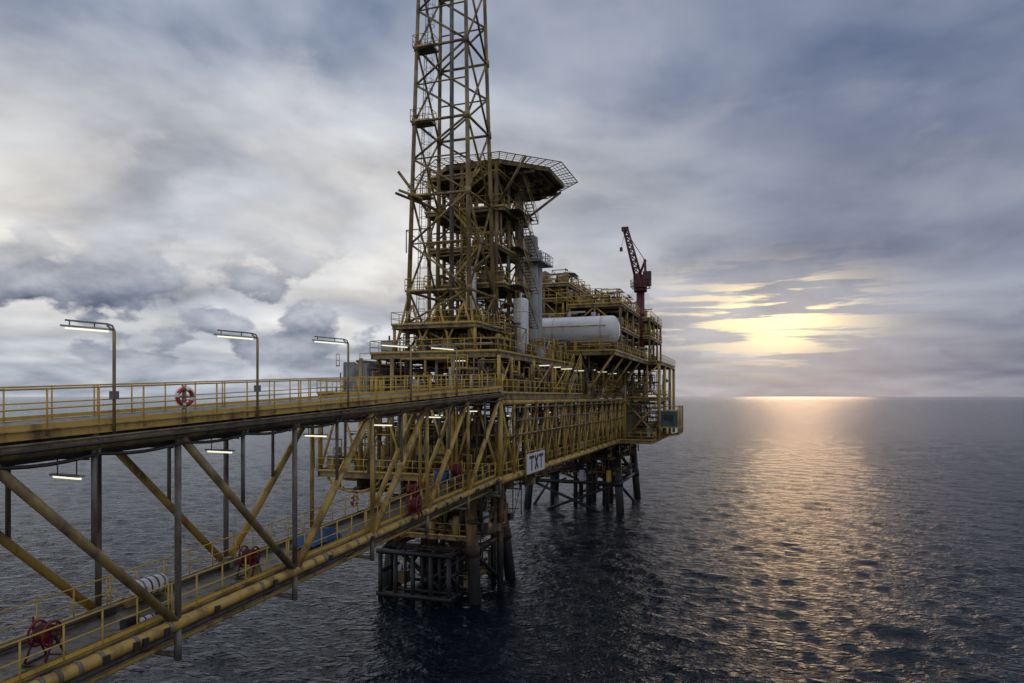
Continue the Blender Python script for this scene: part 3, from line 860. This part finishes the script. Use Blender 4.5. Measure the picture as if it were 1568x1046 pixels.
# ------------------------------------------------------------------ sky
SUN_AZ, SUN_EL = math.radians(23.0), math.radians(5.8)
w = bpy.data.worlds.new('World'); scene.world = w; w.use_nodes = True
nt = w.node_tree; nt.nodes.clear()
out = nd(nt, 'ShaderNodeOutputWorld'); bg = nd(nt, 'ShaderNodeBackground'); bg.inputs['Strength'].default_value = .1
nt.links.new(bg.outputs[0], out.inputs[0])
def M(op, a, b_=None, c=None, clamp=False):
    n = nd(nt, 'ShaderNodeMath', operation=op, use_clamp=clamp)
    for i, x in enumerate((a, b_, c)):
        if x is None: continue
        if isinstance(x, (int, float)): n.inputs[i].default_value = x
        else: nt.links.new(x, n.inputs[i])
    return n.outputs[0]
def SS(x, a, b_):
    n = nd(nt, 'ShaderNodeMapRange', interpolation_type='SMOOTHSTEP')
    n.inputs['From Min'].default_value = a; n.inputs['From Max'].default_value = b_
    nt.links.new(x, n.inputs['Value']); return n.outputs[0]
def SSr(x, a, b_): return M('SUBTRACT', 1.0, SS(x, a, b_))
def MIX(f, a, b_, bt='MIX'):
    n = nd(nt, 'ShaderNodeMix', data_type='RGBA', blend_type=bt)
    if isinstance(f, (int, float)): n.inputs['Factor'].default_value = f
    else: nt.links.new(f, n.inputs['Factor'])
    for s_, x in (('A', a), ('B', b_)):
        if isinstance(x, tuple): n.inputs[s_].default_value = (*x, 1)
        else: nt.links.new(x, n.inputs[s_])
    return n.outputs['Result']
def GA(x, mu, sg):
    d = M('DIVIDE', M('SUBTRACT', x, mu), sg)
    return M('EXPONENT', M('MULTIPLY', M('MULTIPLY', d, d), -1.0))
def COMB(x, y, z):
    n = nd(nt, 'ShaderNodeCombineXYZ')
    for i, q in enumerate((x, y, z)):
        if isinstance(q, (int, float)): n.inputs[i].default_value = q
        else: nt.links.new(q, n.inputs[i])
    return n.outputs[0]
def NOISE(v, sc, det=6, ro=.55, dist=0):
    n = nd(nt, 'ShaderNodeTexNoise'); n.inputs['Scale'].default_value = sc; n.inputs['Detail'].default_value = det
    n.inputs['Roughness'].default_value = ro; n.inputs['Distortion'].default_value = dist
    nt.links.new(v, n.inputs['Vector']); return n.outputs['Fac']
def OFF(v, d):
    n = nd(nt, 'ShaderNodeVectorMath', operation='ADD'); nt.links.new(v, n.inputs[0]); n.inputs[1].default_value = d
    return n.outputs[0]
tc = nd(nt, 'ShaderNodeTexCoord'); sx = nd(nt, 'ShaderNodeSeparateXYZ'); nt.links.new(tc.outputs['Generated'], sx.inputs[0])
x, y, z = sx.outputs
zc = M('MAXIMUM', z, 0.0)
az = M('ARCTAN2', x, y)
hl = M('SQRT', M('ADD', M('MULTIPLY', x, x), M('MULTIPLY', y, y)))
sa = M('DIVIDE', x, M('MAXIMUM', hl, .001))
Lf = SSr(sa, -.20, .42)
low = MIX(Lf, (.255, .27, .335), (.47, .51, .57))
mid = MIX(Lf, (.27, .305, .40), (.82, .80, .77))
top = MIX(Lf, (.20, .24, .345), (.38, .43, .53))
col = MIX(SS(zc, .02, .14), low, mid)
col = MIX(SS(zc, .24, .46), col, top)
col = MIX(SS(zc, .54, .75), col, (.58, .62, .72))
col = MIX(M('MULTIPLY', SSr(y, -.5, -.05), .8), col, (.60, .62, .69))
den = M('ADD', zc, .22)
pv = COMB(M('DIVIDE', x, den), M('DIVIDE', y, den), 0.0)
h1 = NOISE(pv, 1.35, 7, .50, .2)
h1b = NOISE(OFF(pv, (.05, .14, 0)), 1.35, 5, .50, .2)
h1m = SS(h1, .43, .62)
col = MIX(M('MULTIPLY', h1m, .66), col, MIX(Lf, (.155, .185, .275), (.26, .30, .395)))
rim = M('MULTIPLY', M('SUBTRACT', h1, h1b), M('MULTIPLY_ADD', Lf, 1.1, .6))
col = MIX(1.0, col, COMB(rim, rim, M('MULTIPLY', rim, .95)), 'ADD')
h2 = SS(NOISE(OFF(pv, (3.1, 7.7, 0)), 2.2, 7, .55, .3), .53, .72)
col = MIX(M('MULTIPLY', M('MULTIPLY', h2, .5), SS(zc, .08, .26)), col, MIX(Lf, (.35, .375, .45), (.76, .75, .75)))
# low cumulus
dv = COMB(M('MULTIPLY', x, 6.5), M('MULTIPLY', y, 6.5), M('MULTIPLY', z, 11.0))
c1 = NOISE(OFF(dv, (.9, 0, .4)), 1.3, 8, .52, .05)
c1b = NOISE(OFF(dv, (.92, 0, .65)), 1.3, 5, .52, .05)
band = M('MULTIPLY', SS(zc, .03, .06), SSr(zc, .11, .25))
cm = M('MULTIPLY', SS(c1, .495, .56), band)
col = MIX(M('MULTIPLY', cm, .86), col, MIX(Lf, (.20, .22, .30), (.225, .255, .335)))
rm = M('MULTIPLY', M('MULTIPLY', M('SUBTRACT', c1, c1b), 1.5), M('MULTIPLY', cm, M('MULTIPLY_ADD', Lf, .7, .2)))
col = MIX(1.0, col, COMB(rm, rm, rm), 'ADD')
# veiled glow near the sun
g = M('MULTIPLY', GA(az, .36, .16), GA(zc, .09, .07))
col = MIX(M('MULTIPLY', g, .27), col, (1.0, .84, .58), 'ADD')
hg = M('MULTIPLY', GA(az, .38, .20), GA(zc, .0, .05))
col = MIX(M('MULTIPLY', hg, .06), col, (1.0, .72, .48), 'ADD')
sv = COMB(M('MULTIPLY', x, 4.0), M('MULTIPLY', y, 4.0), M('MULTIPLY', z, 46.0))
st = NOISE(sv, 1.5, 6, .55, .25)
sm = M('MULTIPLY', M('MULTIPLY', GA(az, .33, .13), GA(zc, .115, .045)), SS(st, .45, .56), clamp=True)
col = MIX(sm, col, (1.1, .90, .58))
core = M('MULTIPLY', GA(az, .375, .065), GA(zc, .105, .042))
col = MIX(M('MULTIPLY', core, SS(st, .45, .54)), col, (1.7, 1.32, .72))
sky = nd(nt, 'ShaderNodeTexSky', sky_type='NISHITA'); sky.sun_disc = False; sky.sun_elevation = SUN_EL; sky.sun_rotation = SUN_AZ
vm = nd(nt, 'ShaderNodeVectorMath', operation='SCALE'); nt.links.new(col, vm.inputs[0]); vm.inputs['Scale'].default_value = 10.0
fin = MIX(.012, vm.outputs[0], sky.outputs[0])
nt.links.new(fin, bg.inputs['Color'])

sl = bpy.data.lights.new('sun', 'SUN'); sl.energy = .045; sl.angle = math.radians(10); sl.color = (1, .62, .34)
so = bpy.data.objects.new('sun', sl); scene.collection.objects.link(so)
D = Vector((math.sin(SUN_AZ)*math.cos(SUN_EL), math.cos(SUN_AZ)*math.cos(SUN_EL), math.sin(SUN_EL)))
so.rotation_euler = D.to_track_quat('Z', 'Y').to_euler()

cam = bpy.data.cameras.new('camera'); co = bpy.data.objects.new('camera', cam); scene.collection.objects.link(co)
co.location = (0, 0, CAMZ); co.rotation_euler = (math.radians(90), 0, 0)
cam.sensor_width = 36; cam.lens = 24; cam.shift_y = 84/1568; cam.clip_end = 100000; cam.clip_start = .1
scene.camera = co
